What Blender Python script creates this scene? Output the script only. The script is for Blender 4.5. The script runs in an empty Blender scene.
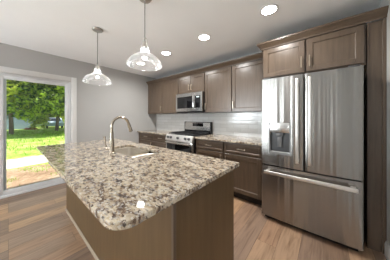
import bpy, bmesh, math, random
from mathutils import Vector, Matrix
random.seed(7)
PI = math.pi
sc = bpy.context.scene
C = sc.collection

# ------------------------------------------------------------------ camera, world, lights, exposure
FPX, YAW, HZ, EYE = 154.9, 39.7, 117.46, 1.276
cam = bpy.data.cameras.new('camera'); camo = bpy.data.objects.new('camera', cam); C.objects.link(camo)
cam.sensor_fit = 'HORIZONTAL'; cam.sensor_width = 36.0; cam.lens = FPX * 36.0 / 390.0
cam.shift_x = 0.0; cam.shift_y = -(130.0 - HZ) / 390.0
cam.clip_start = 0.02; cam.clip_end = 300
camo.location = (0, 0, EYE); camo.rotation_euler = (PI / 2, 0, math.radians(YAW))
sc.camera = camo

w = bpy.data.worlds.new('world'); sc.world = w; w.use_nodes = True
bg = w.node_tree.nodes['Background']
bg.inputs[0].default_value = (0.62, 0.80, 1.0, 1); bg.inputs[1].default_value = 1.2

sun = bpy.data.lights.new('sun', 'SUN'); sun.energy = 5.6; sun.angle = 0.02; sun.color = (1.0, 0.95, 0.85)
so = bpy.data.objects.new('sun', sun); C.objects.link(so)
so.rotation_euler = Vector((-0.32, -0.40, -0.86)).to_track_quat('-Z', 'Y').to_euler()

def area(name, loc, direction, sx, sy, power, color=(1, 1, 1)):
    l = bpy.data.lights.new(name, 'AREA'); l.shape = 'RECTANGLE'; l.size = sx; l.size_y = sy
    l.energy = power; l.color = color
    o = bpy.data.objects.new(name, l); C.objects.link(o); o.location = loc
    o.rotation_euler = Vector(direction).to_track_quat('-Z', 'Y').to_euler()
    return o
# fill lamps added at made-up windows out of view; portal at the glass door
area('window_daylight', (-3.05, -5.47, 1.45), (0.6, 1, 1.1), 1.05, 1.2, 95, (0.88, 0.95, 1.0))
area('window_daylight', (-3.84, -3.0, 1.45), (1, 0.55, 1.1), 1.9, 1.2, 205, (0.88, 0.95, 1.0))
area('window_daylight', (0.43, -0.785, 1.45), (-1, 0.1, 0.6), 0.22, 1.2, 8, (0.90, 0.96, 1.0))  # narrow lamp added for a bright streak in the refrigerator door
dl = area('door_portal', (-4.02, -0.08, 1.0), (1, 0, 0), 1.7, 1.9, 1)
dl.data.cycles.is_portal = True

vs = sc.view_settings
sc.display_settings.display_device = 'sRGB'
vs.view_transform = 'Standard'; vs.look = 'None'; vs.gamma = 1.0; vs.use_curve_mapping = False
vs.exposure = 0.27
sc.cycles.use_denoising = True
sc.cycles.max_bounces = 14; sc.cycles.transparent_max_bounces = 16; sc.cycles.diffuse_bounces = 8
sc.cycles.sample_clamp_indirect = 6

# ------------------------------------------------------------------ materials
def mat(name):
    m = bpy.data.materials.new(name); m.use_nodes = True
    nt = m.node_tree; b = nt.nodes['Principled BSDF']
    return m, nt, b
def nd(nt, t, **k):
    n = nt.nodes.new(t)
    for a, v in k.items(): setattr(n, a, v)
    return n
def coords(nt, scale=(1, 1, 1), rot=(0, 0, 0), src='Object'):
    t = nd(nt, 'ShaderNodeTexCoord'); mp = nd(nt, 'ShaderNodeMapping')
    nt.links.new(t.outputs[src], mp.inputs[0])
    mp.inputs['Scale'].default_value = scale; mp.inputs['Rotation'].default_value = rot
    return mp.outputs[0]
def ramp(nt, fac, stops, interp='LINEAR'):
    r = nd(nt, 'ShaderNodeValToRGB'); r.color_ramp.interpolation = interp
    els = r.color_ramp.elements
    while len(els) < len(stops): els.new(0.5)
    for e, (p, c) in zip(els, stops):
        e.position = p; e.color = (c[0], c[1], c[2], 1)
    nt.links.new(fac, r.inputs[0]); return r.outputs[0]
def noise(nt, vec, scale, detail=4, rough=0.5, dist=0.0):
    n = nd(nt, 'ShaderNodeTexNoise'); n.inputs['Scale'].default_value = scale
    n.inputs['Detail'].default_value = detail; n.inputs['Roughness'].default_value = rough
    n.inputs['Distortion'].default_value = dist
    nt.links.new(vec, n.inputs['Vector']); return n
def mixc(nt, fac, a, b, mode='MIX'):
    m = nd(nt, 'ShaderNodeMix'); m.data_type = 'RGBA'; m.blend_type = mode
    for sock, v in ((m.inputs[0], fac), (m.inputs[6], a), (m.inputs[7], b)):
        if isinstance(v, bpy.types.NodeSocket): nt.links.new(v, sock)
        elif isinstance(v, (int, float)): sock.default_value = v
        else: sock.default_value = (v[0], v[1], v[2], 1)
    return m.outputs[2]
def bump(nt, b, h, strength, dist=0.01):
    n = nd(nt, 'ShaderNodeBump'); n.inputs['Strength'].default_value = strength; n.inputs['Distance'].default_value = dist
    nt.links.new(h, n.inputs['Height']); nt.links.new(n.outputs[0], b.inputs['Normal'])
def simple(name, col, rough=0.5, metal=0.0, var=0.06, scale=8.0, emit=None, spec=None, coat=0.0):
    m, nt, b = mat(name)
    n = noise(nt, coords(nt), scale, 3)
    c = ramp(nt, n.outputs[0], [(0.3, [x * (1 - var) for x in col]), (0.7, [min(1, x * (1 + var)) for x in col])])
    nt.links.new(c, b.inputs['Base Color'])
    b.inputs['Roughness'].default_value = rough; b.inputs['Metallic'].default_value = metal
    if spec is not None: b.inputs['Specular IOR Level'].default_value = spec
    if coat: b.inputs['Coat Weight'].default_value = coat; b.inputs['Coat Roughness'].default_value = 0.15
    if emit:
        b.inputs['Emission Color'].default_value = (*emit[0], 1); b.inputs['Emission Strength'].default_value = emit[1]
    return m
def wood(name, dark, light, axis='Z', rough=0.38, scale=1.0, spec=0.4):
    m, nt, b = mat(name)
    s = {'X': (1.2, 16, 16), 'Y': (16, 1.2, 16), 'Z': (16, 16, 1.2)}[axis]
    v = coords(nt, tuple(x * scale for x in s))
    n1 = noise(nt, v, 2.2, 6, 0.6, 0.35)
    n2 = noise(nt, coords(nt, (1, 1, 1)), 2.4, 3)
    c = ramp(nt, n1.outputs[0], [(0.28, dark), (0.5, [(a + b_) / 2 for a, b_ in zip(dark, light)]), (0.75, light)])
    c2 = ramp(nt, n2.outputs[0], [(0.3, (0.9, 0.9, 0.9)), (0.7, (1.08, 1.07, 1.05))])
    nt.links.new(mixc(nt, 1.0, c, c2, 'MULTIPLY'), b.inputs['Base Color'])
    b.inputs['Roughness'].default_value = rough; b.inputs['Specular IOR Level'].default_value = spec
    bump(nt, b, n1.outputs[0], 0.05, 0.002)
    return m

M = {}
M['wall'] = simple('wall_paint', (0.455, 0.452, 0.442), 0.75, var=0.012, scale=3)
M['ceiling'] = simple('ceiling_paint', (0.90, 0.91, 0.92), 0.85, var=0.012, scale=3)
M['white'] = simple('white_trim_paint', (0.70, 0.695, 0.68), 0.35, var=0.01)
M['vinyl'] = simple('white_vinyl', (0.70, 0.71, 0.72), 0.32, var=0.01)
M['cab'] = wood('stained_maple', (0.076, 0.051, 0.034), (0.124, 0.087, 0.060), 'Z', 0.29, spec=0.62)
M['cabh'] = wood('stained_maple_horizontal', (0.076, 0.051, 0.034), (0.124, 0.087, 0.060), 'X', 0.36)
M['island'] = wood('island_panel_wood', (0.098, 0.058, 0.024), (0.142, 0.087, 0.040), 'Z', 0.4)
M['gap'] = simple('dark_cabinet_interior', (0.022, 0.016, 0.013), 0.6)
M['shoe'] = wood('light_oak_shoe', (0.36, 0.28, 0.2), (0.46, 0.37, 0.28), 'X', 0.5)
M['nickel'] = simple('brushed_nickel', (0.52, 0.45, 0.36), 0.28, 1.0)
M['faucet'] = simple('warm_nickel', (0.45, 0.385, 0.31), 0.26, 1.0)
M['satin'] = simple('satin_nickel', (0.52, 0.50, 0.47), 0.3, 1.0)
M['chrome'] = simple('polished_steel', (0.78, 0.77, 0.75), 0.16, 1.0)
M['black'] = simple('black_enamel', (0.012, 0.012, 0.013), 0.25)
M['iron'] = simple('cast_iron', (0.02, 0.02, 0.021), 0.55, var=0.2)
M['blackglass'] = simple('black_glass', (0.008, 0.008, 0.009), 0.04, spec=0.7)
M['darkplastic'] = simple('dark_grey_plastic', (0.07, 0.07, 0.072), 0.35)
M['midplastic'] = simple('mid_grey_plastic', (0.13, 0.13, 0.13), 0.4)
M['greyplastic'] = simple('grey_plastic', (0.30, 0.30, 0.30), 0.35)
M['wire'] = simple('pendant_cord', (0.20, 0.19, 0.18), 0.6)
M['case'] = simple('fridge_case_grey', (0.06, 0.06, 0.062), 0.45)

def steel(name, col, rough, aniso, amount):
    m, nt, b = mat(name)
    v = coords(nt, (260, 260, 0.6))
    n = noise(nt, v, 1.0, 3, 0.6)
    n2 = noise(nt, coords(nt, (9, 9, 0.08)), 1.0, 2, 0.5)
    c = ramp(nt, n.outputs[0], [(0.3, [x * 0.94 for x in col]), (0.7, col)])
    nt.links.new(c, b.inputs['Base Color'])
    b.inputs['Metallic'].default_value = 1.0; b.inputs['Roughness'].default_value = rough
    b.inputs['Anisotropic'].default_value = aniso; b.inputs['Anisotropic Rotation'].default_value = 0.25
    tg = nd(nt, 'ShaderNodeTangent'); tg.direction_type = 'RADIAL'; tg.axis = 'Z'
    nt.links.new(tg.outputs[0], b.inputs['Tangent'])
    bump(nt, b, n2.outputs[0], amount, 0.02)
    return m
M['steel'] = steel('brushed_stainless', (0.335, 0.322, 0.304), 0.24, 0.92, 0.5)
M['steel_flat'] = steel('satin_stainless', (0.66, 0.65, 0.63), 0.24, 0.3, 0.02)
M['steel_soft'] = simple('soft_stainless', (0.80, 0.78, 0.75), 0.42, 1.0)
M['sink_dull'] = simple('satin_sink_rim', (0.40, 0.35, 0.28), 0.5, 0.6)
M['sink'] = simple('sink_stainless', (0.70, 0.65, 0.58), 0.42, 1.0)

def granite():
    m, nt, b = mat('speckled_granite')
    v = coords(nt, (0.85, 1.35, 1.1), (0, 0, 0.35))
    big = noise(nt, v, 7.0, 5, 0.62, 0.8)
    med = noise(nt, v, 19.0, 6, 0.66, 0.5)
    fin = noise(nt, v, 75.0, 4, 0.7, 0.2)
    base = ramp(nt, med.outputs[0], [(0.37, (0.085, 0.056, 0.040)), (0.44, (0.19, 0.130, 0.090)), (0.485, (0.43, 0.35, 0.255)), (0.58, (0.59, 0.525, 0.415)), (0.75, (0.37, 0.315, 0.24))])
    tone = ramp(nt, big.outputs[0], [(0.35, (0.70, 0.65, 0.60)), (0.55, (1.0, 0.98, 0.95)), (0.7, (1.12, 1.09, 1.04))])
    c = mixc(nt, 1.0, base, tone, 'MULTIPLY')
    vo = nd(nt, 'ShaderNodeTexVoronoi'); vo.inputs['Scale'].default_value = 95
    warp = nd(nt, 'ShaderNodeVectorMath'); warp.operation = 'MULTIPLY_ADD'
    nt.links.new(fin.outputs['Color'], warp.inputs[0]); warp.inputs[1].default_value = (0.03, 0.03, 0.03); nt.links.new(v, warp.inputs[2])
    nt.links.new(warp.outputs[0], vo.inputs['Vector'])
    sp = nd(nt, 'ShaderNodeSeparateColor'); nt.links.new(vo.outputs['Color'], sp.inputs[0])
    dark = ramp(nt, sp.outputs[0], [(0.0, (1, 1, 1)), (0.10, (1, 1, 1)), (0.14, (0, 0, 0))], 'LINEAR')
    c = mixc(nt, dark, c, (0.10, 0.072, 0.055))
    gr = ramp(nt, sp.outputs[1], [(0.0, (0.8, 0.8, 0.8)), (0.12, (0.8, 0.8, 0.8)), (0.16, (0, 0, 0))])
    c = mixc(nt, gr, c, (0.27, 0.25, 0.235))
    wh = ramp(nt, sp.outputs[2], [(0.0, (0.7, 0.7, 0.7)), (0.13, (0.7, 0.7, 0.7)), (0.17, (0, 0, 0))])
    c = mixc(nt, wh, c, (0.62, 0.58, 0.51))
    nt.links.new(c, b.inputs['Base Color'])
    b.inputs['Roughness'].default_value = 0.04; b.inputs['Specular IOR Level'].default_value = 0.62
    return m
M['granite'] = granite()

def plank_floor():
    m, nt, b = mat('vinyl_oak_planks')
    v = coords(nt, (1, 1, 1), (0, 0, PI / 2))
    br = nd(nt, 'ShaderNodeTexBrick'); nt.links.new(v, br.inputs['Vector'])
    br.offset = 0.37; br.offset_frequency = 3
    br.inputs['Scale'].default_value = 1.0; br.inputs['Brick Width'].default_value = 1.22; br.inputs['Row Height'].default_value = 0.18
    br.inputs['Mortar Size'].default_value = 0.0012; br.inputs['Mortar Smooth'].default_value = 0.2
    br.inputs['Color1'].default_value = (0, 0, 0, 1); br.inputs['Color2'].default_value = (1, 1, 1, 1); br.inputs['Mortar'].default_value = (0.5, 0.5, 0.5, 1)
    tone = ramp(nt, br.outputs['Color'], [(0.0, (0.215, 0.135, 0.088)), (0.25, (0.30, 0.205, 0.148)), (0.5, (0.36, 0.222, 0.142)), (0.75, (0.47, 0.29, 0.165)), (1.0, (0.33, 0.228, 0.163))])
    off = nd(nt, 'ShaderNodeVectorMath'); off.operation = 'MULTIPLY_ADD'
    nt.links.new(br.outputs['Color'], off.inputs[0]); off.inputs[1].default_value = (7, 5, 3); nt.links.new(coords(nt, (14, 1.1, 1)), off.inputs[2])
    g = noise(nt, off.outputs[0], 2.0, 6, 0.62, 0.9)
    grain = ramp(nt, g.outputs[0], [(0.28, (0.58, 0.53, 0.48)), (0.5, (1.0, 1.0, 1.0)), (0.72, (1.24, 1.23, 1.2))])
    c = mixc(nt, 1.0, tone, grain, 'MULTIPLY')
    c = mixc(nt, br.outputs['Fac'], c, (0.10, 0.065, 0.04))
    nt.links.new(c, b.inputs['Base Color'])
    b.inputs['Roughness'].default_value = 0.36
    bump(nt, b, g.outputs[0], 0.06, 0.003)
    return m
M['floor'] = plank_floor()

def tile_mat():
    m, nt, b = mat('white_subway_tile')
    tc = nd(nt, 'ShaderNodeTexCoord'); sep = nd(nt, 'ShaderNodeSeparateXYZ'); cb = nd(nt, 'ShaderNodeCombineXYZ')
    nt.links.new(tc.outputs['Object'], sep.inputs[0]); nt.links.new(sep.outputs[0], cb.inputs[0]); nt.links.new(sep.outputs[2], cb.inputs[1])
    br = nd(nt, 'ShaderNodeTexBrick'); nt.links.new(cb.outputs[0], br.inputs['Vector'])
    br.inputs['Scale'].default_value = 1.0; br.inputs['Brick Width'].default_value = 0.305; br.inputs['Row Height'].default_value = 0.0765
    br.inputs['Mortar Size'].default_value = 0.003; br.inputs['Mortar Smooth'].default_value = 0.6
    br.inputs['Color1'].default_value = (0.57, 0.555, 0.53, 1); br.inputs['Color2'].default_value = (0.67, 0.66, 0.64, 1); br.inputs['Mortar'].default_value = (0.44, 0.43, 0.41, 1)
    nt.links.new(br.outputs['Color'], b.inputs['Base Color'])
    inv = nd(nt, 'ShaderNodeMath'); inv.operation = 'MULTIPLY_ADD'; inv.inputs[1].default_value = -1.0; inv.inputs[2].default_value = 1.0
    nt.links.new(br.outputs['Fac'], inv.inputs[0])
    wv = noise(nt, cb.outputs[0], 17.0, 3)
    ad = nd(nt, 'ShaderNodeMath'); ad.operation = 'MULTIPLY_ADD'; nt.links.new(wv.outputs[0], ad.inputs[0]); ad.inputs[1].default_value = 0.9; nt.links.new(inv.outputs[0], ad.inputs[2])
    bump(nt, b, ad.outputs[0], 0.5, 0.004)
    b.inputs['Roughness'].default_value = 0.12
    return m
M['tile'] = tile_mat()

def glass(name, tint, haze, edge_ior=1.45, rough=0.0, bumpy=0.0):
    m, nt, b = mat(name); nt.nodes.remove(b)
    out = [n for n in nt.nodes if n.type == 'OUTPUT_MATERIAL'][0]
    tr = nd(nt, 'ShaderNodeBsdfTransparent'); tr.inputs[0].default_value = (*tint, 1)
    gl = nd(nt, 'ShaderNodeBsdfGlossy'); gl.inputs['Roughness'].default_value = rough
    fr = nd(nt, 'ShaderNodeFresnel'); fr.inputs[0].default_value = edge_ior
    mx = nd(nt, 'ShaderNodeMixShader'); nt.links.new(fr.outputs[0], mx.inputs[0]); nt.links.new(tr.outputs[0], mx.inputs[1]); nt.links.new(gl.outputs[0], mx.inputs[2])
    last = mx
    if haze:
        df = nd(nt, 'ShaderNodeBsdfTranslucent'); df.inputs[0].default_value = (0.95, 0.95, 0.95, 1)
        d2 = nd(nt, 'ShaderNodeBsdfDiffuse'); d2.inputs[0].default_value = (0.95, 0.95, 0.95, 1)
        md = nd(nt, 'ShaderNodeMixShader'); md.inputs[0].default_value = 0.5; nt.links.new(df.outputs[0], md.inputs[1]); nt.links.new(d2.outputs[0], md.inputs[2])
        lw = nd(nt, 'ShaderNodeLayerWeight'); lw.inputs[0].default_value = 0.35
        mu = nd(nt, 'ShaderNodeMath'); mu.operation = 'MULTIPLY_ADD'; mu.inputs[1].default_value = haze * 1.6; mu.inputs[2].default_value = haze * 0.35; nt.links.new(lw.outputs['Facing'], mu.inputs[0])
        m2 = nd(nt, 'ShaderNodeMixShader'); nt.links.new(mu.outputs[0], m2.inputs[0]); nt.links.new(last.outputs[0], m2.inputs[1]); nt.links.new(md.outputs[0], m2.inputs[2])
        last = m2
    if bumpy:
        nn = noise(nt, coords(nt), 60, 3); bp = nd(nt, 'ShaderNodeBump'); bp.inputs['Strength'].default_value = bumpy; bp.inputs['Distance'].default_value = 0.004
        nt.links.new(nn.outputs[0], bp.inputs['Height']); nt.links.new(bp.outputs[0], gl.inputs['Normal']); nt.links.new(bp.outputs[0], fr.inputs['Normal'])
    nt.links.new(last.outputs[0], out.inputs[0])
    return m
M['pane'] = glass('window_glass', (0.97, 0.98, 0.975), 0)
M['shade'] = glass('seeded_pendant_glass', (0.96, 0.96, 0.96), 0.28, 1.55, 0.03, 0.5)

def emit(name, col, s):
    m, nt, b = mat(name); b.inputs['Base Color'].default_value = (0.9, 0.9, 0.9, 1)
    b.inputs['Emission Color'].default_value = (*col, 1); b.inputs['Emission Strength'].default_value = s
    return m
M['lens'] = emit('downlight_lens', (1.0, 0.97, 0.91), 22)
M['bulb'] = emit('bulb_glow', (1.0, 0.97, 0.93), 75)
M['led'] = emit('display_digits', (0.35, 0.8, 0.9), 0.6)

# ------------------------------------------------------------------ geometry helpers
def root_loc(o):
    v = Vector((0, 0, 0))
    while o is not None:
        v += o.location; o = o.parent
    return v
def obj(name, bm, m, parent=None, origin=None, sharp=32):
    me = bpy.data.meshes.new(name)
    base = root_loc(parent) if parent else Vector(origin or (0, 0, 0))
    bmesh.ops.recalc_face_normals(bm, faces=bm.faces)
    for f in bm.faces: f.smooth = True
    for e in bm.edges:
        if len(e.link_faces) == 2: e.smooth = e.calc_face_angle(0) < math.radians(sharp)
    bmesh.ops.translate(bm, verts=bm.verts, vec=-base)
    bm.to_mesh(me); bm.free()
    o = bpy.data.objects.new(name, me); C.objects.link(o)
    me.materials.append(m)
    if parent: o.parent = parent
    else: o.location = base
    return o
def thing(name, label, cat, loc=(0, 0, 0), group=None, kind=None):
    o = bpy.data.objects.new(name, None); C.objects.link(o); o.location = loc; o.empty_display_size = 0.1
    return tag(o, label, cat, group, kind)
def tag(o, label, cat=None, group=None, kind=None):
    o['label'] = label
    if cat: o['category'] = cat
    if group: o['group'] = group
    if kind: o['kind'] = kind
    return o
def struct(name, bm, m, label=None, parent=None, origin=None):
    o = obj(name, bm, m, parent, origin)
    if parent is None: o['kind'] = 'structure'
    if label: o['label'] = label
    return o
def box(bm, x0, x1, y0, y1, z0, z1, bev=0.0, seg=2):
    r = bmesh.ops.create_cube(bm, size=1.0)
    vsx = r['verts']
    for v in vsx:
        v.co = Vector((x0 + (v.co.x + .5) * (x1 - x0), y0 + (v.co.y + .5) * (y1 - y0), z0 + (v.co.z + .5) * (z1 - z0)))
    if bev:
        es = set(e for v in vsx for e in v.link_edges)
        bmesh.ops.bevel(bm, geom=list(es), offset=bev, segments=seg, profile=0.5, affect='EDGES')
    return bm
def B(*a, **k): return box(bmesh.new(), *a, **k)
def prism(bm, pts, axis, a, b):
    """closed polygon pts (2D) extruded along axis from a to b"""
    def P(p, t):
        return {'X': (t, p[0], p[1]), 'Y': (p[0], t, p[1]), 'Z': (p[0], p[1], t)}[axis]
    v0 = [bm.verts.new(P(p, a)) for p in pts]; v1 = [bm.verts.new(P(p, b)) for p in pts]
    n = len(pts)
    bm.faces.new(v0); bm.faces.new(v1[::-1])
    for i in range(n): bm.faces.new((v0[i], v0[(i + 1) % n], v1[(i + 1) % n], v1[i]))
    return bm
def lathe(bm, prof, c, seg=32, axis='Z', closed=False):
    rings = []
    for r, h in prof:
        ring = []
        for i in range(seg):
            t = 2 * PI * i / seg
            if axis == 'Z': co = (c[0] + r * math.cos(t), c[1] + r * math.sin(t), c[2] + h)
            elif axis == 'Y': co = (c[0] + r * math.cos(t), c[1] + h, c[2] + r * math.sin(t))
            else: co = (c[0] + h, c[1] + r * math.cos(t), c[2] + r * math.sin(t))
            ring.append(bm.verts.new(co))
        rings.append(ring)
    for a, b in zip(rings, rings[1:] + ([rings[0]] if closed else [])):
        for i in range(seg): bm.faces.new((a[i], a[(i + 1) % seg], b[(i + 1) % seg], b[i]))
    if not closed:
        bm.faces.new(rings[0]); bm.faces.new(rings[-1][::-1])
    return bm
def tube(bm, pts, rad, seg=12):
    pts = [Vector(p) for p in pts]; rads = rad if isinstance(rad, (list, tuple)) else [rad] * len(pts)
    rings = []; up = None
    for i, p in enumerate(pts):
        t = (pts[min(i + 1, len(pts) - 1)] - pts[max(i - 1, 0)]).normalized()
        if up is None:
            up = Vector((0, 0, 1)) if abs(t.z) < 0.9 else Vector((1, 0, 0))
        s = t.cross(up).normalized(); up = s.cross(t).normalized()
        rings.append([bm.verts.new(p + (s * math.cos(2 * PI * k / seg) + up * math.sin(2 * PI * k / seg)) * rads[i]) for k in range(seg)])
    for a, b in zip(rings, rings[1:]):
        for i in range(seg): bm.faces.new((a[i], a[(i + 1) % seg], b[(i + 1) % seg], b[i]))
    bm.faces.new(rings[0]); bm.faces.new(rings[-1][::-1])
    return bm
def copy_tree(o, parent=None, loc=None):
    c = o.copy(); C.objects.link(c); c.parent = parent
    if loc is not None: c.location = loc
    for ch in list(o.children): copy_tree(ch, c)
    return c

# ------------------------------------------------------------------ the room
XL, XR, YB, YF, ZC = -3.87, 0.45, 2.86, -5.5, 2.44
struct('floor', B(XL - .15, XR + .15, YF - .15, YB + .15, -0.08, 0), M['floor'], 'tan wood plank floor')
struct('ceiling', B(XL - .15, XR + .15, YF - .15, YB + .15, ZC, ZC + .12), M['ceiling'], 'flat off-white ceiling')
struct('wall_back', B(XL - .15, XR + .15, YB, YB + .15, 0, ZC), M['wall'], 'pale wall behind the cabinets')
bm = bmesh.new()
for q in ((YF, -.95, 0, ZC), (-.62, YB, 0, ZC), (-.95, -.62, 0, .75), (-.95, -.62, 2.1, ZC)): box(bm, XR, XR + .15, q[0], q[1], q[2], q[3])
struct('wall_right', bm, M['wall'], 'pale wall beside the refrigerator')
DY0, DY1, DZ = -0.93, 0.795, 1.985          # sliding door opening
bm = bmesh.new()
box(bm, XL - .15, XL, YF, -4.0, 0, ZC); box(bm, XL - .15, XL, -2.0, DY0, 0, ZC); box(bm, XL - .15, XL, -4.0, -2.0, 0, .75); box(bm, XL - .15, XL, -4.0, -2.0, 2.1, ZC); box(bm, XL - .15, XL, DY1, YB, 0, ZC); box(bm, XL - .15, XL, DY0, DY1, DZ, ZC)
struct('wall_left', bm, M['wall'], 'pale wall with the glass door')
WZ0, WZ1 = 0.75, 2.1
bm = bmesh.new()
xs = [XL - .15, -3.65, -2.45, XR + .15]
for i in range(3):
    if i == 1:
        box(bm, xs[i], xs[i + 1], YF - .15, YF, 0, WZ0); box(bm, xs[i], xs[i + 1], YF - .15, YF, WZ1, ZC)
    else: box(bm, xs[i], xs[i + 1], YF - .15, YF, 0, ZC)
struct('wall_front', bm, M['wall'], 'pale wall behind the camera')
for n, (a, b, xw) in enumerate(((-3.65, -2.45, 0), (-4.0, -2.0, XL - .075), (-.95, -.62, XR + .075))):  # unseen windows, made up as openings for the added fill lamps
    bm = bmesh.new()
    for q in ((a, a + .06, WZ0, WZ1), (b - .06, b, WZ0, WZ1), (a + .06, b - .06, WZ0, WZ0 + .06), (a + .06, b - .06, WZ1 - .06, WZ1), (a + .06, b - .06, 1.41, 1.45)):
        if n == 0: box(bm, q[0], q[1], YF - .10, YF - .05, q[2], q[3])
        else: box(bm, xw - .025, xw + .025, q[0], q[1], q[2], q[3])
    wo = struct('window_%d' % (n + 1), bm, M['vinyl'])
    pb = B(a + .06, b - .06, YF - .08, YF - .076, WZ0 + .06, WZ1 - .06) if n == 0 else B(xw - .002, xw + .002, a + .06, b - .06, WZ0 + .06, WZ1 - .06)
    obj('window_pane', pb, M['pane'], wo)

def baseboard(name, x0, x1, y0, y1, face):
    h = .135; t = .014
    if face == 'X-': pts = [(x1, 0), (x1, h), (x1 - .005, h), (x1 - t * .6, h - .012), (x1 - t, h - .03), (x1 - t, 0)]; bm = prism(bmesh.new(), pts, 'Y', y0, y1)
    else: pts = [(x0, 0), (x0, h), (x0 + .005, h), (x0 + t * .6, h - .012), (x0 + t, h - .03), (x0 + t, 0)]; bm = prism(bmesh.new(), pts, 'Y', y0, y1)
    return struct(name, bm, M['white'], 'white painted baseboard')
baseboard('baseboard_right', XR, XR, YF, 2.235, 'X-')
baseboard('baseboard_left', XL, XL, DY1 + .092, 2.26, 'X+')
# patio door: casing, vinyl frame, fixed panel and sliding panel
door = tag(bpy.data.objects.new('door_1', None), 'white sliding glass patio door', None, None, 'structure'); C.objects.link(door)
bm = bmesh.new()
def casing_piece(y0, y1, z0, z1): box(bm, XL, XL + .018, y0, y1, z0, z1, .004)
casing_piece(DY1, DY1 + .09, 0, DZ + .09); casing_piece(DY0 - .09, DY0, 0, DZ + .09); casing_piece(DY0, DY1, DZ, DZ + .09)
obj('door_casing', bm, M['white'], door)
bm = bmesh.new(); fx0, fx1 = XL - .13, XL - .01
box(bm, fx0, fx1, DY1 - .03, DY1, 0, DZ, .003); box(bm, fx0, fx1, DY0, DY0 + .03, 0, DZ, .003)
box(bm, fx0, fx1, DY0 + .03, DY1 - .03, DZ - .035, DZ, .003); box(bm, fx0, fx1, DY0 + .03, DY1 - .03, 0, .035, .003)
obj('door_frame', bm, M['vinyl'], door)
def panel(x, y0, y1):
    s = .055; z0, z1 = .036, DZ - .036
    bm = bmesh.new()
    box(bm, x - .02, x + .02, y0, y0 + s, z0, z1, .004); box(bm, x - .02, x + .02, y1 - s, y1, z0, z1, .004)
    box(bm, x - .02, x + .02, y0 + s, y1 - s, z0, z0 + .075, .004); box(bm, x - .02, x + .02, y0 + s, y1 - s, z1 - .06, z1, .004)
    p = obj('sliding_panel', bm, M['vinyl'], door)
    obj('glass_pane', B(x - .003, x + .003, y0 + s, y1 - s, z0 + .075, z1 - .06), M['pane'], p)
    return p
panel(XL - .045, -0.105, DY1 - .031)
p2 = panel(XL - .092, DY0 + .031, -0.02)
bm = bmesh.new(); box(bm, XL - .025, XL - .005, -0.09, -0.065, .93, 1.13, .005)
obj('door_handle', bm, M['white'], door)

# ------------------------------------------------------------------ cabinetry
def shaker(name, x0, x1, z0, z1, yf, parent, rail=.058, th=.02, m=None):
    """shaker door or drawer front facing -Y, its face at y = yf"""
    bm = bmesh.new(); e = .0018
    box(bm, x0, x0 + rail, yf, yf + th, z0, z1, e, 1); box(bm, x1 - rail, x1, yf, yf + th, z0, z1, e, 1)
    box(bm, x0 + rail, x1 - rail, yf, yf + th, z0, z0 + rail, e, 1); box(bm, x0 + rail, x1 - rail, yf, yf + th, z1 - rail, z1, e, 1)
    box(bm, x0 + rail - .002, x1 - rail + .002, yf + .010, yf + .018, z0 + rail - .002, z1 - rail + .002)
    # small sloped inner bead
    for (a, b, c, d) in ((x0 + rail, z0 + rail, x1 - rail, z0 + rail), (x0 + rail, z1 - rail, x1 - rail, z1 - rail)):
        s = 1 if b < (z0 + z1) / 2 else -1
        prism(bm, [(yf + .004, b), (yf + .0105, b + s * .007), (yf + .0105, b)], 'X', a, c)
    for xx, s in ((x0 + rail, 1), (x1 - rail, -1)):
        prism(bm, [(xx, yf + .004), (xx + s * .007, yf + .0105), (xx, yf + .0105)], 'Z', z0 + rail, z1 - rail)
    return obj(name, bm, m or M['cab'], parent)
def bar_pull(parent, x, z, yf, vertical=True, L=.13):
    bm = bmesh.new(); r = .0055; y = yf - .03
    if vertical:
        box(bm, x - r, x + r, y - r, y + r, z - L / 2, z + L / 2, .002, 1)
        for s in (-1, 1): box(bm, x - r * .8, x + r * .8, y + r, yf, z + s * L * .38 - r, z + s * L * .38 + r)
    else:
        box(bm, x - L / 2, x + L / 2, y - r, y + r, z - r, z + r, .002, 1)
        for s in (-1, 1): box(bm, x + s * L * .38 - r, x + s * L * .38 + r, y + r, yf, z - r, z + r)
    return obj('pull_handle', bm, M['nickel'], parent)

def upper_cabinet(label, x0, x1, z0, z1, doors, yf=2.54, handle_z=None, name='wall_cabinet', vpull='bottom'):
    t = thing(name, label, 'cabinet', ((x0 + x1) / 2, YB, z0), 'stained wall cabinets')
    obj('cabinet_box', B(x0 + .001, x1 - .001, yf + .034, YB - .002, z0, z1 + .03), M['cab'], t)
    n = len(doors); eg = .008 if z0 < 1.79 or yf > 2.4 else .016; gp = .018 if eg > .01 else .012; wd = (x1 - x0 - eg * 2 - gp * (n - 1)) / n
    for i, side in enumerate(doors):
        a = x0 + eg + i * (wd + gp)
        d = shaker('door', a, a + wd, z0 + .012, z1 - .012, yf, t, th=.0335)
        hx = a + .03 if side == 'L' else a + wd - .03
        bar_pull(d, hx, z0 + .012 + .115, yf)
    return t
UZ0, UZ1 = 1.372, 2.20
upper_cabinet('tall wall cabinet in the far corner, farthest left of the row', -3.81, -3.215, UZ0, UZ1, 'R')
upper_cabinet('tall wall cabinet just left of the microwave', -3.215, -2.62, UZ0, UZ1, 'R')
upper_cabinet('short two-door cabinet directly above the microwave', -2.62, -1.86, 1.805, UZ1, 'RL')
upper_cabinet('tall wall cabinet just right of the microwave', -1.86, -1.262, UZ0, UZ1, 'L')
upper_cabinet('tall wall cabinet between the microwave-side cabinet and the refrigerator', -1.262, -.66, UZ0, UZ1, 'L')
bm = B(XL + .001, -3.811, 2.555, 2.575, UZ0, 2.23)
tag(obj('filler_strip', bm, M['cab']), 'narrow stained filler strip between corner wall cabinet and wall', 'filler')
upper_cabinet('wide two-door cabinet mounted above the refrigerator', -.648, .322, 1.80, UZ1, 'RL', yf=2.22, name='refrigerator_cabinet')

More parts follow.
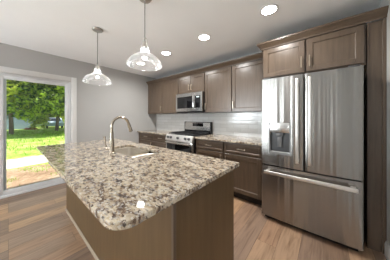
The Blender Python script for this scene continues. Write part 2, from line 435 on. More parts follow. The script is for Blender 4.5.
PROF = [(0, 2.2), (.010, 2.2), (.012, 2.214), (.020, 2.222), (.034, 2.236), (.050, 2.256), (.058, 2.262), (.058, 2.282), (0, 2.282)]
def crown(path):
    """path: list of functions o -> (x, y)"""
    bm = bmesh.new(); rings = [[bm.verts.new((*f(o), z)) for o, z in PROF] for f in path]
    for a, b in zip(rings, rings[1:]):
        for i in range(len(PROF)): bm.faces.new((a[i], a[(i + 1) % len(PROF)], b[(i + 1) % len(PROF)], b[i]))
    bm.faces.new(rings[0]); bm.faces.new(rings[-1][::-1])
    return bm
tag(obj('crown_molding', crown([lambda o: (XL + .001, 2.554 - o), lambda o: (-.652, 2.554 - o)]), M['cabh'], origin=(-2.2, 2.56, 2.2)),
    'long dark crown molding along the top of the wall cabinets', 'molding')
tag(obj('crown_molding', crown([lambda o: (-.651 - o, YB - .002), lambda o: (-.651 - o, 2.234 - o), lambda o: (XR - .001, 2.234 - o)]), M['cabh'], origin=(-.1, 2.3, 2.2)),
    'crown molding above the refrigerator cabinet, turning back to the wall', 'molding')

# tall panel right of the refrigerator
t = thing('tall_filler_panel', 'tall stained floor-to-crown panel right of the refrigerator', 'panel', (.385, 2.5, 0))
obj('panel', B(.328, .432, 2.25, YB - .002, 0, 2.199), M['cab'], t)
obj('scribe_strip', B(.424, .449, 2.236, 2.2495, 0, 2.199, .002, 1), M['cab'], t)
obj('edge_strip', B(.328, .340, 2.240, 2.2495, 0, 2.199, .002, 1), M['cab'], t)

# base cabinets
YC = 2.22
def base_cabinet(label, x0, x1, side):
    t = thing('base_cabinet', label, 'cabinet', ((x0 + x1) / 2, YB, 0), 'stained base cabinets')
    yf = YC + .03
    bm = B(x0 + .001, x1 - .001, yf + .030, YB - .002, .105, .882)
    obj('cabinet_box', bm, M['cab'], t)
    obj('toe_kick', B(x0 + .001, x1 - .001, yf + .085, yf + .10, 0, .1045), M['gap'], t)
    dr = shaker('drawer', x0 + .010, x1 - .010, .708, .868, yf, t, rail=.036, th=.0295, m=M['cabh'])
    bar_pull(dr, (x0 + x1) / 2, .79, yf + .010, False, .13)
    d = shaker('door', x0 + .010, x1 - .010, .12, .692, yf, t, th=.0295)
    bar_pull(d, x0 + .045 if side == 'L' else x1 - .045, .60, yf)
base_cabinet('base cabinet with drawer in the far left corner', -3.80, -3.215, 'R')
base_cabinet('base cabinet with drawer just left of the gas range', -3.215, -2.628, 'R')
base_cabinet('base cabinet with drawer just right of the gas range', -1.852, -1.262, 'R')
base_cabinet('base cabinet with drawer beside the refrigerator', -1.262, -.655, 'L')
tag(obj('filler_strip', B(XL + .001, -3.801, 2.265, 2.285, .105, .882), M['cab']), 'narrow stained filler strip between corner base cabinet and wall', 'filler')

def slab(name, splines, z0, z1, m, bev=.006):
    cu = bpy.data.curves.new('c', 'CURVE'); cu.dimensions = '2D'; cu.fill_mode = 'BOTH'
    cu.extrude = (z1 - z0) / 2 - bev; cu.bevel_depth = bev; cu.bevel_resolution = 2; cu.offset = -bev
    for pts in splines:
        s = cu.splines.new('POLY'); s.points.add(len(pts) - 1); s.use_cyclic_u = True
        for p, q in zip(s.points, pts): p.co = (q[0], q[1], 0, 1)
    tmp = bpy.data.objects.new('tmp', cu); C.objects.link(tmp)
    dg = bpy.context.evaluated_depsgraph_get(); dg.update()
    me = bpy.data.meshes.new_from_object(tmp.evaluated_get(dg))
    bpy.data.objects.remove(tmp)
    bm = bmesh.new(); bm.from_mesh(me); bpy.data.meshes.remove(me)
    bmesh.ops.remove_doubles(bm, verts=bm.verts, dist=1e-5)
    bmesh.ops.translate(bm, verts=bm.verts, vec=(0, 0, (z0 + z1) / 2))
    return obj(name, bm, m, sharp=8)
def rrect(x0, x1, y0, y1, radii, n=8):
    """corner radii in order (x0,y0) (x1,y0) (x1,y1) (x0,y1)"""
    out = []
    for (cx, cy, sx, sy, a0), r in zip(((x0, y0, 1, 1, PI), (x1, y0, -1, 1, 1.5 * PI), (x1, y1, -1, -1, 0), (x0, y1, 1, -1, .5 * PI)), radii):
        if r <= 0: out.append((cx, cy)); continue
        for k in range(n + 1):
            a = a0 + k / n * PI / 2
            out.append((cx + sx * r + r * math.cos(a), cy + sy * r + r * math.sin(a)))
    return out
for (a, b, lab) in ((XL + .002, -2.626, 'speckled granite countertop in the far corner left of the range'), (-1.854, -.64, 'speckled granite countertop between the range and refrigerator')):
    s = slab('countertop', [rrect(a, b, YC, YB - .012, (0, 0, 0, 0))], .884, .914, M['granite'], .004)
    tag(s, lab, 'countertop')
bs = obj('tile_backsplash', B(XL + .001, -.64, YB - .0105, YB - .0005, .916, UZ0 - .002), M['tile'], origin=(0, YB, .914))
tag(bs, 'glossy white subway tile backsplash behind the range', 'backsplash')

# ------------------------------------------------------------------ refrigerator
FX0, FX1 = -.61, .283
fr = thing('refrigerator', 'stainless steel french-door refrigerator with bottom freezer drawer', 'refrigerator', (-.163, 2.5, 0))
obj('fridge_case', B(FX0 + .008, FX1 - .008, 2.135, 2.80, .03, 1.745, .006), M['case'], fr)
obj('base_grille', B(FX0 + .03, FX1 - .03, 2.10, 2.134, .012, .05, .003), M['black'], fr)
for x in (FX0 + .06, FX1 - .06):
    obj('hinge_cover', B(x - .04, x + .04, 2.09, 2.19, 1.7455, 1.775, .006), M['case'], fr)
    obj('roller_foot', lathe(bmesh.new(), [(.02, 0), (.02, .03)], (x, 2.25, 0), 12), M['black'], fr)
def curved_front(bm, x0, x1, z0, z1, yf=2.055, yb=2.125, full=(FX0, FX1), sag=.012, r=.012, hole=None):
    cx = (full[0] + full[1]) / 2; hw = (full[1] - full[0]) / 2
    f = lambda x: yf - sag * (1 - ((x - cx) / hw) ** 2) + sag
    n = 14; pts = []
    for k in range(5):
        a = PI + k / 4 * PI / 2; pts.append((x0 + r + r * math.cos(a), f(x0) + r + r * math.sin(a)))
    for k in range(1, n): x = x0 + r + (x1 - x0 - 2 * r) * k / n; pts.append((x, f(x)))
    for k in range(5):
        a = 1.5 * PI + k / 4 * PI / 2; pts.append((x1 - r + r * math.cos(a), f(x1) + r + r * math.sin(a)))
    pts += [(x1, yb), (x0, yb)]
    prism(bm, pts, 'Z', z0, z1); return f
DX0, DX1, DZ0, DZ1 = -.525, -.285, .835, 1.215      # ice and water dispenser
ld = obj('fridge_door', (lambda b: (curved_front(b, FX0, -.168, DZ1, 1.752), curved_front(b, FX0, -.168, .694, DZ0), b)[-1])(bmesh.new()), M['steel'], fr)
def door_strip(b, x0, x1):
    cx = (FX0 + FX1) / 2; hw = (FX1 - FX0) / 2; g = lambda x: 2.055 + .012 * ((x - cx) / hw) ** 2
    n = 6; pts = [(x0 + (x1 - x0) * k / n, g(x0 + (x1 - x0) * k / n)) for k in range(n + 1)] + [(x1, 2.125), (x0, 2.125)]
    prism(b, pts, 'Z', DZ0, DZ1)
bm = bmesh.new(); door_strip(bm, FX0 + .003, DX0); door_strip(bm, DX1, -.168 - .003)
# merge the strips beside the dispenser into the left door
tmpm = bpy.data.meshes.new('t'); bm.to_mesh(tmpm); bm.free()
b2 = bmesh.new(); b2.from_mesh(ld.data); b3 = bmesh.new(); b3.from_mesh(tmpm); bmesh.ops.translate(b3, verts=b3.verts, vec=-root_loc(fr))
b3.to_mesh(tmpm); b2.from_mesh(tmpm)
for e in b2.edges:
    if len(e.link_faces) == 2: e.smooth = e.calc_face_angle(0) < .5
b2.to_mesh(ld.data); b2.free(); b3.free()
for f in ld.data.polygons: f.use_smooth = True
# dispenser
yd = 2.066
bm = bmesh.new()
box(bm, DX0, DX0 + .014, yd - .012, 2.12, DZ0, DZ1, .002, 1); box(bm, DX1 - .014, DX1, yd - .012, 2.12, DZ0, DZ1, .002, 1)
box(bm, DX0 + .014, DX1 - .014, 2.112, 2.12, DZ0, DZ1)
box(bm, DX0 + .014, DX1 - .014, yd - .012, 2.112, DZ0, DZ0 + .02, .002, 1)
dp = obj('dispenser', bm, M['greyplastic'], ld)
bm = B(DX0 + .0145, DX1 - .0145, yd - .014, 2.111, 1.095, DZ1 - .001, .003)
tag(obj('dispenser_controls', bm, M['steel_flat'], ld), 'brushed control panel over dispenser')
bm = B(DX0 + .0145, DX1 - .0145, 2.10, 2.111, DZ0 + .021, 1.094); obj('dispenser_recess', bm, M['darkplastic'], ld)
bm = bmesh.new(); box(bm, -.440, -.370, 2.066, 2.099, 1.05, 1.093, .004); box(bm, -.432, -.378, 2.078, 2.095, .92, 1.048, .006)
obj('dispenser_paddle', bm, M['midplastic'], ld)
bm = B(DX0 + .02, DX1 - .02, 2.050, 2.098, DZ0 + .0205, DZ0 + .03, .002, 1); obj('drip_tray', bm, M['greyplastic'], ld)
rd = obj('fridge_door', (lambda b: (curved_front(b, -.160, FX1, .694, 1.752), b)[-1])(bmesh.new()), M['steel'], fr)
fz = obj('freezer_drawer', (lambda b: (curved_front(b, FX0, FX1, .055, .680), b)[-1])(bmesh.new()), M['steel'], fr)
def vhandle(parent, x):
    bm = bmesh.new(); z0, z1, y = .775, 1.70, 1.995
    pts = [(x, 2.056, z0 + .03), (x, 2.02, z0 + .015), (x, y, z0 + .03)]
    box(bm, x - .015, x + .015, y - .010, y + .010, z0, z1, .006, 3)
    for zz in (z0 + .025, z1 - .025): box(bm, x - .012, x + .012, y + .008, 2.062, zz - .018, zz + .018, .004)
    obj('door_handle', bm, M['steel_soft'], parent)
vhandle(ld, -.222); vhandle(rd, -.112)
bm = bmesh.new(); box(bm, -.560, .240, 1.985, 2.005, .598, .636, .006, 3)
for xx in (-.53, .213): box(bm, xx - .018, xx + .018, 2.003, 2.068, .606, .630, .004)
obj('drawer_handle', bm, M['steel_soft'], fz)
bm = lathe(bmesh.new(), [(.012, 0), (.012, -.003), (.010, -.004)], (.165, 2.0668, 1.655), 20, 'Y')
tag(obj('round_badge', bm, M['chrome'], rd), 'small round silver badge')

# ------------------------------------------------------------------ gas range
RX0, RX1 = -2.618, -1.862
rg = thing('gas_range', 'freestanding stainless gas range with five front knobs', 'range', (-2.24, 2.5, 0))
obj('range_body', B(RX0, RX1, 2.215, YB - .012, .04, .895, .003, 1), M['black'], rg)
obj('cooktop', B(RX0, RX1, 2.205, YB - .075, .896, .918, .006), M['black'], rg)
pts = [(2.214, .798), (2.155, .800), (2.148, .808), (2.188, .915), (2.196, .921), (2.214, .921)]
cp = obj('control_panel', prism(bmesh.new(), pts, 'X', RX0, RX1), M['steel_soft'], rg)
for kx in (-2.535, -2.445, -2.24, -2.035, -1.945):
    bm = bmesh.new(); lathe(bm, [(.026, 0), (.026, -.006), (.021, -.008), (.019, -.034), (.016, -.037)], (0, 0, 0), 20, 'Y'); box(bm, -.004, .004, -.042, -.034, -.018, .018, .001, 1)
    bmesh.ops.rotate(bm, cent=(0, 0, 0), matrix=Matrix.Rotation(math.radians(-20), 3, 'X'), verts=bm.verts)
    bmesh.ops.translate(bm, vec=(kx, 2.167, .862), verts=bm.verts)
    tag(obj('knob', bm, M['darkplastic'], rg), 'dark burner knob')
od = obj('oven_door', B(RX0 + .004, RX1 - .004, 2.172, 2.2145, .27, .792, .006), M['steel_flat'], rg)
obj('oven_window', B(RX0 + .03, RX1 - .03, 2.168, 2.173, .33, .735, .002, 1), M['blackglass'], od)
bm = bmesh.new(); tube(bm, [(RX0 + .05, 2.12, .765), (RX1 - .05, 2.12, .765)], .012)
for xx in (RX0 + .08, RX1 - .08): box(bm, xx - .012, xx + .012, 2.125, 2.173, .757, .773, .003)
obj('oven_handle', bm, M['chrome'], od)
obj('storage_drawer', B(RX0 + .004, RX1 - .004, 2.175, 2.2145, .07, .262, .006), M['steel_flat'], rg)
bm = bmesh.new(); prism(bm, [(2.776, .919), (2.770, .985), (2.757, .99), (2.765, 1.16), (2.775, 1.175), (2.842, 1.175), (2.842, .919)], 'X', RX0 + .004, RX1 - .004)
bg_ = obj('back_guard', bm, M['steel_flat'], rg)
obj('guard_trim', B(RX0 + .006, RX1 - .006, 2.745, 2.765, .919, .985, .003, 1), M['black'], bg_)
bm = bmesh.new(); prism(bm, [(2.754, 1.075), (2.7565, 1.148), (2.763, 1.148), (2.763, 1.075)], 'X', -2.36, -2.06)
dsp = obj('clock_display', bm, M['blackglass'], bg_)
for s in (RX0 + .0005, RX1 - .0035): obj('guard_end_cap', B(s, s + .003, 2.752, 2.842, .919, 1.178), M['black'], bg_)
for (a, b) in ((RX0 + .02, -2.375), (-2.370, -2.110), (-2.105, RX1 - .02)):
    bm = bmesh.new(); y0, y1 = 2.245, 2.735; z = .945; q = .006
    for xx in (a + q, b - q): box(bm, xx - q, xx + q, y0, y1, z - .008, z + .008)
    for yy in (y0 + q, (y0 + y1) / 2, y1 - q): box(bm, a, b, yy - q, yy + q, z - .0075, z + .0085)
    box(bm, (a + b) / 2 - .005, (a + b) / 2 + .005, y0, y1, z - .006, z + .009)
    for xx in (a + q, b - q):
        for yy in (y0 + q, y1 - q): box(bm, xx - q, xx + q, yy - q, yy + q, .9185, z)
    obj('burner_grate', bm, M['iron'], rg)
for (xx, yy, r) in ((-2.49, 2.37, .045), (-2.49, 2.61, .036), (-2.24, 2.49, .05), (-1.99, 2.37, .045), (-1.99, 2.61, .036)):
    obj('burner', lathe(bmesh.new(), [(r, 0), (r, .009), (r * .8, .010), (r * .8, .016)], (xx, yy, .9182), 20), M['iron'], rg)

# ------------------------------------------------------------------ microwave
mw = thing('microwave_oven', 'stainless over-the-range microwave hanging above the gas range', 'microwave', (-2.24, YB, 1.38))
MX0, MX1 = -2.616, -1.864
obj('microwave_body', B(MX0, MX1, 2.50, YB - .003, 1.385, 1.803, .003, 1), M['black'], mw)
bm = bmesh.new(); xw0, xw1 = MX0 + .045, -2.105
mz0, mz1 = 1.405, 1.798; wz0, wz1 = 1.475, 1.725; yf = 2.462
box(bm, MX0, -2.045, yf, 2.499, mz0, wz0, .002, 1); box(bm, MX0, -2.045, yf, 2.499, wz1, mz1, .002, 1)
box(bm, MX0, xw0, yf, 2.499, wz0, wz1); box(bm, xw1, -2.045, yf, 2.499, wz0, wz1)
md = obj('microwave_door', bm, M['steel_flat'], mw)
obj('door_window', B(xw0, xw1, yf + .006, 2.49, wz0, wz1), M['blackglass'], md)
bm = bmesh.new(); box(bm, -2.088, -2.064, yf - .042, yf - .024, mz0 + .03, mz1 - .03, .005, 2)
for zz in (mz0 + .06, mz1 - .06): box(bm, -2.084, -2.068, yf - .026, yf, zz - .01, zz + .01)
obj('door_handle', bm, M['chrome'], md)
bm = bmesh.new()
box(bm, -2.0435, MX1, yf, 2.499, mz0, wz0, .002, 1); box(bm, -2.0435, MX1, yf, 2.499, wz1, mz1, .002, 1); box(bm, -1.905, MX1, yf, 2.499, wz0, wz1)
mc = obj('control_frame', bm, M['steel_flat'], mw)
kp = obj('keypad', B(-2.0435, -1.9055, yf + .003, 2.49, wz0, wz1), M['blackglass'], mc)
obj('display_digits', B(-2.01, -1.94, yf + .0015, yf + .003, 1.69, 1.71), M['led'], kp)
obj('vent_grille', B(MX0 + .02, MX1 - .02, 2.475, 2.56, 1.374, 1.3845), M['black'], mw)

# ------------------------------------------------------------------ island
IX0, IX1, IY0, IY1 = -2.765, -.519, .217, 1.19
BX0, BX1, BY0, BY1 = -2.735, -.560, .512, 1.165
isl = thing('kitchen_island', 'brown wood kitchen island base under the large granite slab', 'island', (-1.65, .85, 0))
box_bm = bmesh.new()
prism(box_bm, [(BY0 + .012, .001), (BY1 - .075, .001), (BY1 - .075, .115), (BY1 - .002, .115), (BY1 - .002, .60), (BY0 + .012, .60)], 'X', BX0 + .012, BX1 - .014)
obj('island_body', box_bm, M['cab'], isl)
bm = bmesh.new(); box(bm, BX0 + .012, -2.06, BY0 + .012, BY1 - .002, .601, .882); box(bm, -1.30, BX1 - .014, BY0 + .012, BY1 - .002, .601, .882)
box(bm, -2.06, -1.30, BY0 + .012, BY0 + .03, .601, .882); box(bm, -2.06, -1.30, BY1 - .02, BY1 - .002, .601, .882)
obj('upper_frame', bm, M['cab'], isl)
obj('back_panel', B(BX0, BX1 - .001, BY0, BY0 + .0115, .001, .882, .001, 1), M['island'], isl)
bm = bmesh.new(); prism(bm, [(BY0 + .001, .001), (BY1 - .070, .001), (BY1 - .070, .118), (BY1, .118), (BY1, .882), (BY0 + .001, .882)], 'X', BX1 - .013, BX1)
obj('end_panel', bm, M['island'], isl)
obj('corner_strip', B(BX1 - .012, BX1 + .006, BY0 - .006, BY0 + .014, .001, .882, .002, 1), M['cab'], isl)
bm = prism(bmesh.new(), [(BY0 - .014, .001), (BY0 - .013, .010), (BY0 - .006, .018), (BY0 - .0005, .020), (BY0 - .0005, .001)], 'X', BX0 - .012, BX1 + .004)
tag(obj('shoe_molding', bm, M['shoe'], isl), 'light shoe molding along the floor')
SX0, SX1, SY0, SY1 = -2.0, -1.285, .72, 1.04
top = slab('island_countertop', [rrect(IX0, IX1, IY0, IY1, (.03, .085, .012, .03)), rrect(SX0, SX1, SY0, SY1, (.03,) * 4)[::-1]], .884, .914, M['granite'], .005)
tag(top, 'large cream and brown speckled granite island countertop', 'countertop')

# sink
sk = thing('double_bowl_sink', 'stainless double-bowl sink set into the granite island', 'sink', (-1.685, .89, .70))
def bowl(x0, x1, y0, y1, zt, zb):
    bm = bmesh.new(); n = 5
    def ring(s, z, r): return [bm.verts.new((x, y, z)) for x, y in rrect(x0 + s, x1 - s, y0 + s, y1 - s, (r,) * 4, n)]
    rs = [ring(-.002, zt, .045), ring(.004, zt - .006, .042), ring(.012, zb + .04, .04), ring(.024, zb + .012, .04), ring(.05, zb, .03)]
    rs2 = [ring(.048, zb - .002, .03), ring(.021, zb + .010, .04), ring(.009, zb + .04, .042), ring(-.002, zt - .006, .045)]
    allr = rs + rs2
    for a, b in zip(allr, allr[1:]):
        if a is rs[-1]: continue
        for i in range(len(a)): bm.faces.new((a[i], a[(i + 1) % len(a)], b[(i + 1) % len(a)], b[i]))
    a, b = allr[-1], allr[0]
    for i in range(len(a)): bm.faces.new((a[i], a[(i + 1) % len(a)], b[(i + 1) % len(a)], b[i]))
    bm.faces.new(rs[-1]); bm.faces.new(rs2[0])
    return bm
bw = obj('sink_bowl', bowl(SX0 - .006, -1.545, SY0 - .006, SY1 + .006, .8825, .70), M['sink'], sk)
bw2 = obj('sink_bowl', bowl(-1.465, SX1 + .006, SY0 - .006, SY1 + .006, .8825, .70), M['sink'], sk)
obj('divider', B(-1.5425, -1.4675, SY0 + .001, SY1 - .001, .80, .866, .022, 5), M['sink_dull'], sk)
for b_, x in ((bw, -1.78), (bw2, -1.37)):
    obj('drain', lathe(bmesh.new(), [(.042, 0), (.042, .003), (.03, .0035), (.028, .001)], (x, .89, .7005), 24), M['chrome'], b_)

# faucet
fx, fy = -1.64, .665
fc = thing('kitchen_faucet', 'tall nickel gooseneck pull-down faucet beside the sink', 'faucet', (fx, fy, .914))
obj('faucet_base', lathe(bmesh.new(), [(.030, 0), (.030, .006), (.024, .012), (.0225, .10), (.0175, .17), (.0155, .22)], (fx, fy, .9142), 24), M['faucet'], fc)
pts = [(fx, fy, 1.13), (fx, fy, 1.18)]
R_ = .088
for k in range(17):
    a = PI - k / 16 * PI * 0.93
    pts.append((fx, fy + R_ + R_ * math.cos(a), 1.19 + R_ * math.sin(a)))
obj('gooseneck_spout', tube(bmesh.new(), pts, .0128, 16), M['faucet'], fc)
e = Vector(pts[-1]); dirv = (e - Vector(pts[-2])).normalized()
obj('spray_head', tube(bmesh.new(), [e + dirv * .001, e + dirv * .02, e + dirv * .06, e + dirv * .088, e + dirv * .093], [.015, .0165, .018, .021, .016], 18), M['faucet'], fc)
bm = bmesh.new(); tube(bm, [(fx - .012, fy - .008, .965), (fx - .062, fy - .036, .968)], .015, 14); tube(bm, [(fx - .054, fy - .032, .972), (fx - .066, fy - .038, 1.01), (fx - .074, fy - .042, 1.085)], [.010, .0085, .011], 12)
obj('lever_handle', bm, M['faucet'], fc)

# ------------------------------------------------------------------ pendants
def pendant(label, x, y, zr):
    t = thing('pendant_light', label, 'pendant light', (x, y, ZC), 'clear glass pendants over the island')
    zn = zr + .180
    obj('ceiling_canopy', lathe(bmesh.new(), [(.064, -.0005), (.064, -.010), (.055, -.022), (.012, -.026), (.008, -.04)], (x, y, ZC), 32), M['satin'], t)
    obj('hanging_cord', tube(bmesh.new(), [(x, y, ZC - .04), (x, y, zn + .055)], .0042, 8), M['wire'], t)
    obj('socket_cap', lathe(bmesh.new(), [(.008, .056), (.016, .052), (.019, .035), (.024, .03), (.026, -.002), (.022, -.03)], (x, y, zn), 24), M['satin'], t)
    # yoke with two knobs
    bm = bmesh.new(); yk = []
    for k in range(13):
        a = k / 12 * PI; yk.append((x + .044 * math.cos(a), y, zn + .045 + .042 * math.sin(a)))
    tube(bm, [(x + .044, y, zn - .012)] + yk + [(x - .044, y, zn - .012)], .0032, 8)
    tube(bm, [(x - .048, y, zn), (x + .048, y, zn)], .0045, 8)
    obj('yoke', bm, M['satin'], t)
    prof = [(.034, 0), (.038, -.004), (.040, -.045), (.044, -.056), (.062, -.068), (.098, -.086), (.128, -.108), (.148, -.134), (.157, -.155), (.160, -.166), (.164, -.172), (.163, -.180)]
    th = .003
    full = [(r, h) for r, h in prof] + [(r - th, h + .001) for r, h in reversed(prof)]
    obj('glass_shade', lathe(bmesh.new(), full, (x, y, zn), 48, closed=True), M['shade'], t, sharp=70)
    bm = lathe(bmesh.new(), [(.004, -.115), (.016, -.111), (.025, -.098), (.028, -.083), (.025, -.066), (.017, -.050), (.014, -.035)], (x, y, zn), 20)
    obj('light_bulb', bm, M['bulb'], t)
pendant('smaller-looking glass pendant hanging farther away, near the glass door', -2.296, .752, 1.735)
pendant('larger-looking glass pendant hanging nearest, above the granite island', -1.333, .845, 1.775)

# recessed lights
for (x, y, lab) in ((-1.334, 1.815, 'bright round recessed ceiling light above the cabinet right of the microwave'), (-2.19, 1.82, 'round recessed ceiling light in the middle, right of the near pendant'),
                    (-3.03, 1.82, 'round recessed ceiling light glimpsed through the near glass pendant'), (-.455, 1.80, 'round recessed ceiling light at the top edge, nearest the refrigerator')):
    t = thing('recessed_light', lab, 'ceiling light', (x, y, ZC), 'recessed ceiling lights')
    obj('trim_ring', lathe(bmesh.new(), [(.092, -.0005), (.090, -.006), (.074, -.007), (.072, -.0005)], (x, y, ZC), 36, closed=True), M['white'], t)
    obj('light_lens', lathe(bmesh.new(), [(.071, -.0006), (.071, -.004), (.066, -.005)], (x, y, ZC), 32), M['lens'], t)
    l = bpy.data.lights.new('downlight', 'AREA'); l.shape = 'DISK'; l.size = .13; l.energy = 10.5; l.color = (1, .985, .96); l.spread = math.radians(160)
    lo = bpy.data.objects.new('downlight', l); C.objects.link(lo); lo.parent = t; lo.location = (0, 0, -.012)

# ------------------------------------------------------------------ outdoors
GZ = -.20
def ground_mat(name, stops, s1, s2, rough=.95):
    m, nt, b = mat(name); v = coords(nt)
    a = noise(nt, v, s1, 5, .6); c = noise(nt, v, s2, 4, .6)
    mx = nd(nt, 'ShaderNodeMath'); mx.operation = 'MULTIPLY_ADD'; mx.inputs[1].default_value = .45
    nt.links.new(c.outputs[0], mx.inputs[0])
    h = nd(nt, 'ShaderNodeMath'); h.operation = 'MULTIPLY'; h.inputs[1].default_value = .55; nt.links.new(a.outputs[0], h.inputs[0]); nt.links.new(h.outputs[0], mx.inputs[2])
    nt.links.new(ramp(nt, mx.outputs[0], stops), b.inputs['Base Color']); b.inputs['Roughness'].default_value = rough
    return m
M['lawn'] = ground_mat('lawn', [(.38, (.13, .27, .025)), (.47, (.33, .48, .05)), (.55, (.55, .62, .16)), (.64, (.66, .56, .33))], 1.1, 7)
M['dirt'] = ground_mat('bare_dirt', [(.36, (.26, .15, .08)), (.5, (.44, .28, .17)), (.64, (.62, .48, .33))], 2.0, 14)
M['path'] = ground_mat('pale_gravel', [(.35, (.80, .70, .50)), (.6, (.92, .86, .70))], 3, 30)
M['grass'] = simple('grass_blades', (.30, .48, .05), .7, var=.4, scale=2)
def leaf_mat(name, a, b_):
    m, nt, b = mat(name)
    n = noise(nt, coords(nt), 2.6, 4); c = ramp(nt, n.outputs[0], [(.42, a), (.58, b_)])
    nt.links.new(c, b.inputs['Base Color']); b.inputs['Roughness'].default_value = .5
    out = [x for x in nt.nodes if x.type == 'OUTPUT_MATERIAL'][0]
    tl = nd(nt, 'ShaderNodeBsdfTranslucent'); nt.links.new(c, tl.inputs[0])
    mx = nd(nt, 'ShaderNodeMixShader'); mx.inputs[0].default_value = .5
    nt.links.new(b.outputs[0], mx.inputs[1]); nt.links.new(tl.outputs[0], mx.inputs[2]); nt.links.new(mx.outputs[0], out.inputs[0])
    return m
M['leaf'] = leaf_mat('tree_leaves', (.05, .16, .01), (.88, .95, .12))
M['leafdark'] = leaf_mat('shaded_tree_leaves', (.02, .08, .01), (.50, .66, .07))  # darker green leaf colour, mottled by the same noise
M['bark'] = wood('tree_bark', (.10, .07, .05), (.28, .21, .15), 'Z', .9)
gnd = struct('ground', B(-90, XL - .16, -50, 60, GZ - .3, GZ), M['lawn'], 'sunlit green lawn')
tag(gnd, 'sunlit green lawn outside the glass door', None, None, 'structure')
def patch(name, x0, x1, y0, y1, z, m, amp):
    bm = bmesh.new(); n = 60; L = []; R = []
    for k in range(n + 1):
        y = y0 + (y1 - y0) * k / n
        L.append((x0 + amp * math.sin(k * .7) * .5 + random.uniform(-amp, amp) * .4, y)); R.append((x1 + random.uniform(-amp, amp) * .4, y))
    prism(bm, L + R[::-1], 'Z', GZ + .0005, z); return obj(name, bm, m)
tag(patch('dirt_patch', -6.75, -4.06, -7, 9, GZ + .012, M['dirt'], .06), 'bare brown dirt with weeds just outside the door', 'dirt', kind='stuff')
tag(patch('gravel_path', -8.35, -6.95, -12, 16, GZ + .015, M['path'], .18), 'pale sandy path crossing behind the dirt', 'path', kind='stuff')
def tufts(name, n, xr, yr, h, s, clumps, label, m=M['grass']):
    bm = bmesh.new(); cl = [(random.uniform(*xr), random.uniform(*yr)) for _ in range(clumps)]
    for _ in range(n):
        cx, cy = random.choice(cl); x = cx + random.gauss(0, s); y = cy + random.gauss(0, s)
        if x > -4.15: continue
        a = random.uniform(0, PI); hh = h * random.uniform(.5, 1.2); w_ = h * .16
        dx, dy = math.cos(a) * w_, math.sin(a) * w_; lx, ly = random.gauss(0, h * .3), random.gauss(0, h * .3)
        v = [bm.verts.new(c) for c in ((x - dx, y - dy, GZ), (x + dx, y + dy, GZ), (x + lx, y + ly, GZ + hh))]
        bm.faces.new(v)
    o = obj(name, bm, m); tag(o, label, 'grass', kind='stuff')
tufts('weed_tufts', 2600, (-6.6, -4.3), (-1, 4.5), .06, .10, 46, 'low green weeds scattered over the bare dirt')
tufts('tall_grass', 9000, (-24, -10), (-6, 14), .15, .8, 90, 'tall yellow-green grass clumps on the lawn before the trees')

def leaves_mesh(name, m, n, rx, rz, zc, size, seed):
    rnd = random.Random(seed); bm = bmesh.new()
    blobs = [(rnd.uniform(-rx, rx) * .65, rnd.uniform(-rx, rx) * .65, zc + rnd.uniform(-rz, rz) * .8, rnd.uniform(.22, .40) * rx) for _ in range(34)]
    for _ in range(n):
        bx, by, bz, br = rnd.choice(blobs)
        d = Vector((rnd.gauss(0, 1), rnd.gauss(0, 1), rnd.gauss(0, 1))).normalized() * br * rnd.uniform(.65, 1.0)
        c = Vector((bx, by, bz)) + d
        t1 = Vector((rnd.gauss(0, 1), rnd.gauss(0, 1), rnd.gauss(0, .5))).normalized(); t2 = t1.cross(Vector((rnd.gauss(0, 1), rnd.gauss(0, 1), rnd.gauss(0, 1)))).normalized()
        s = size * rnd.uniform(.6, 1.3)
        v = [bm.verts.new(c + q) for q in (t1 * s, t2 * s * .55, -t1 * s, -t2 * s * .55)]
        bm.faces.new(v)
    me = bpy.data.meshes.new(name); bm.to_mesh(me); bm.free(); me.materials.append(m); return me
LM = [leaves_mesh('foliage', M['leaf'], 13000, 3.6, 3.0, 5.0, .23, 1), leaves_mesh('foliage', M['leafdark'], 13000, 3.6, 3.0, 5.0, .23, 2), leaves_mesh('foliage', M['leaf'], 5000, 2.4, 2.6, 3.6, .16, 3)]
def trunk_bm(r, h, lean, seed):
    rnd = random.Random(seed); bm = bmesh.new()
    r = r * .55; p = [(lean * (k / 6) ** 1.3 + rnd.uniform(-.05, .05), rnd.uniform(-.05, .05), h * k / 6) for k in range(7)]
    tube(bm, p, [r * (1.25 - .7 * k / 6) for k in range(7)], 10)
    for k in range(5):
        a = rnd.uniform(0, 2 * PI); b0 = Vector(p[3 + k % 3])
        tube(bm, [b0, b0 + Vector((math.cos(a) * .8, math.sin(a) * .8, .8)), b0 + Vector((math.cos(a) * 1.6, math.sin(a) * 1.6, 2.0))], [r * .5, r * .35, r * .12], 7)
    me = bpy.data.meshes.new('trunk'); bm.to_mesh(me); bm.free(); me.materials.append(M['bark']); return me
TM = [trunk_bm(.22, 4.6, .5, 4), trunk_bm(.17, 4.2, -.7, 5)]
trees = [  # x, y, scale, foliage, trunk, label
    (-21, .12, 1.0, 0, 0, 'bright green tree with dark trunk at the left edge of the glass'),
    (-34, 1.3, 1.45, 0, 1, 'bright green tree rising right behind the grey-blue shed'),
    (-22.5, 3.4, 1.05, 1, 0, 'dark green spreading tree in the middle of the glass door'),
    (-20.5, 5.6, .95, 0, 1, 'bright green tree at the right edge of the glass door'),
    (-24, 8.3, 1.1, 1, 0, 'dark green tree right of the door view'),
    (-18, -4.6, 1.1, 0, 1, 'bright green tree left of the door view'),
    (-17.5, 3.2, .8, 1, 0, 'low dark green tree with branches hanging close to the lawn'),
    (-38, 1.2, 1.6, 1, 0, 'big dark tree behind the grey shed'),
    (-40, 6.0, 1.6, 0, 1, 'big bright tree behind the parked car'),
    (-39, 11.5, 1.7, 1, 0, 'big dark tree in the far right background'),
    (-40, -5, 1.7, 0, 1, 'big bright tree in the far left background')]
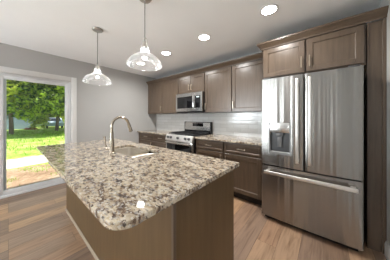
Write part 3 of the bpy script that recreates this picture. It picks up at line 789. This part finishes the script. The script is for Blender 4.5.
for (x, y, s, fi, ti, lab) in trees:
    t = thing('leafy_tree', lab, 'tree', (x, y, GZ), 'trees beyond the lawn'); t.scale = (s, s, s); t.rotation_euler = (0, 0, random.uniform(0, 6.28))
    for nm, me in (('foliage', LM[fi]), ('trunk', TM[ti])):
        o = bpy.data.objects.new(nm, me); C.objects.link(o); o.parent = t
for (x, y, lab) in ((-26, -1.7, 'leafy green bush left of the shed'), (-27, 2.4, 'leafy green bush right of the shed'), (-34, 5.8, 'leafy green bush behind the parked car')):
    t = thing('leafy_bush', lab, 'bush', (x, y, GZ), 'bushes by the shed')
    o = bpy.data.objects.new('foliage', LM[2]); C.objects.link(o); o.parent = t; o.scale = (.42, .42, .32); o.location = (0, 0, -.1)
for k in range(12):
    t = thing('distant_hedge', 'dark green shrub in the distant hedge line behind the lawn', 'shrub', (-52 + random.uniform(-2, 2), -16 + k * 4.4, GZ), 'distant hedge shrubs')
    o = bpy.data.objects.new('foliage', LM[1]); C.objects.link(o); o.parent = t; o.scale = (.8, .8, .62); o.location = (0, 0, -.9); t.rotation_euler = (0, 0, k * 1.3)
# shed
sh = thing('garden_shed', 'grey-blue gabled shed under the trees outside', 'shed', (-30.3, .9, GZ))
M['shed'] = simple('shed_siding', (.22, .29, .38), .7); M['shedroof'] = simple('shed_shingles', (.16, .17, .19), .9)
bm = prism(bmesh.new(), [(-.25, GZ), (2.05, GZ), (2.05, 1.35), (.9, 2.15), (-.25, 1.35)], 'X', -31.5, -29.2); obj('shed_walls', bm, M['shed'], sh)
bm = bmesh.new(); prism(bm, [(-.42, 1.24), (.9, 2.17), (2.22, 1.24), (2.22, 1.33), (.9, 2.27), (-.42, 1.33)], 'X', -31.7, -29.0); obj('shed_roof', bm, M['shedroof'], sh)
obj('shed_door', B(-29.199, -29.17, .45, 1.35, GZ, 1.25), M['shed'], sh)
# brush pile
M['brush'] = simple('dry_twigs', (.34, .12, .06), .9, var=.3)
bm = bmesh.new()
for _ in range(70):
    a = random.uniform(0, PI); c = Vector((-27.5 + random.gauss(0, .2), 1.75 + random.gauss(0, .2), GZ + abs(random.gauss(0, .12)) + .03)); d = Vector((math.cos(a), math.sin(a), random.uniform(-.3, .3))) * .22
    tube(bm, [c - d, c + d], .022, 5)
tag(obj('brush_pile', bm, M['brush'], origin=(-27.5, 1.75, GZ)), 'low reddish-brown brush pile beside the shed', 'brush pile', kind='stuff')
# car
M['carpaint'] = simple('white_car_paint', (.62, .72, .82), .25); M['tire'] = simple('tire_rubber', (.02, .02, .02), .8)
ca = thing('parked_car', 'small white parked car half hidden beyond the tall grass', 'car', (-30, 4.1, GZ))
cx, cy = -30, 4.1
bm = prism(bmesh.new(), [(cx - 2.1, GZ + .3), (cx + 2.1, GZ + .3), (cx + 2.15, GZ + .75), (cx + 1.2, GZ + .95), (cx + .6, GZ + 1.42), (cx - 1.1, GZ + 1.45), (cx - 1.9, GZ + .98), (cx - 2.15, GZ + .85)], 'Y', cy - .85, cy + .85)
bmesh.ops.bevel(bm, geom=bm.edges[:], offset=.06, segments=2, affect='EDGES'); obj('car_body', bm, M['carpaint'], ca)
bm = prism(bmesh.new(), [(cx + 1.19, GZ + .99), (cx + .64, GZ + 1.40), (cx + .70, GZ + 1.41), (cx + 1.25, GZ + 1.0)], 'Y', cy - .68, cy + .68); obj('windshield', bm, M['blackglass'], ca)
for sx in (-1.3, 1.35):
    for sy in (-.86, .70): obj('wheel', lathe(bmesh.new(), [(.30, 0), (.32, .03), (.32, .13), (.30, .16)], (cx + sx, cy + sy, GZ + .32), 20, 'Y'), M['tire'], ca)
for sy in (-.62, .62): obj('headlight', B(cx + 2.05, cx + 2.12, cy + sy - .14, cy + sy + .14, GZ + .62, GZ + .74, .01), M['chrome'], ca)
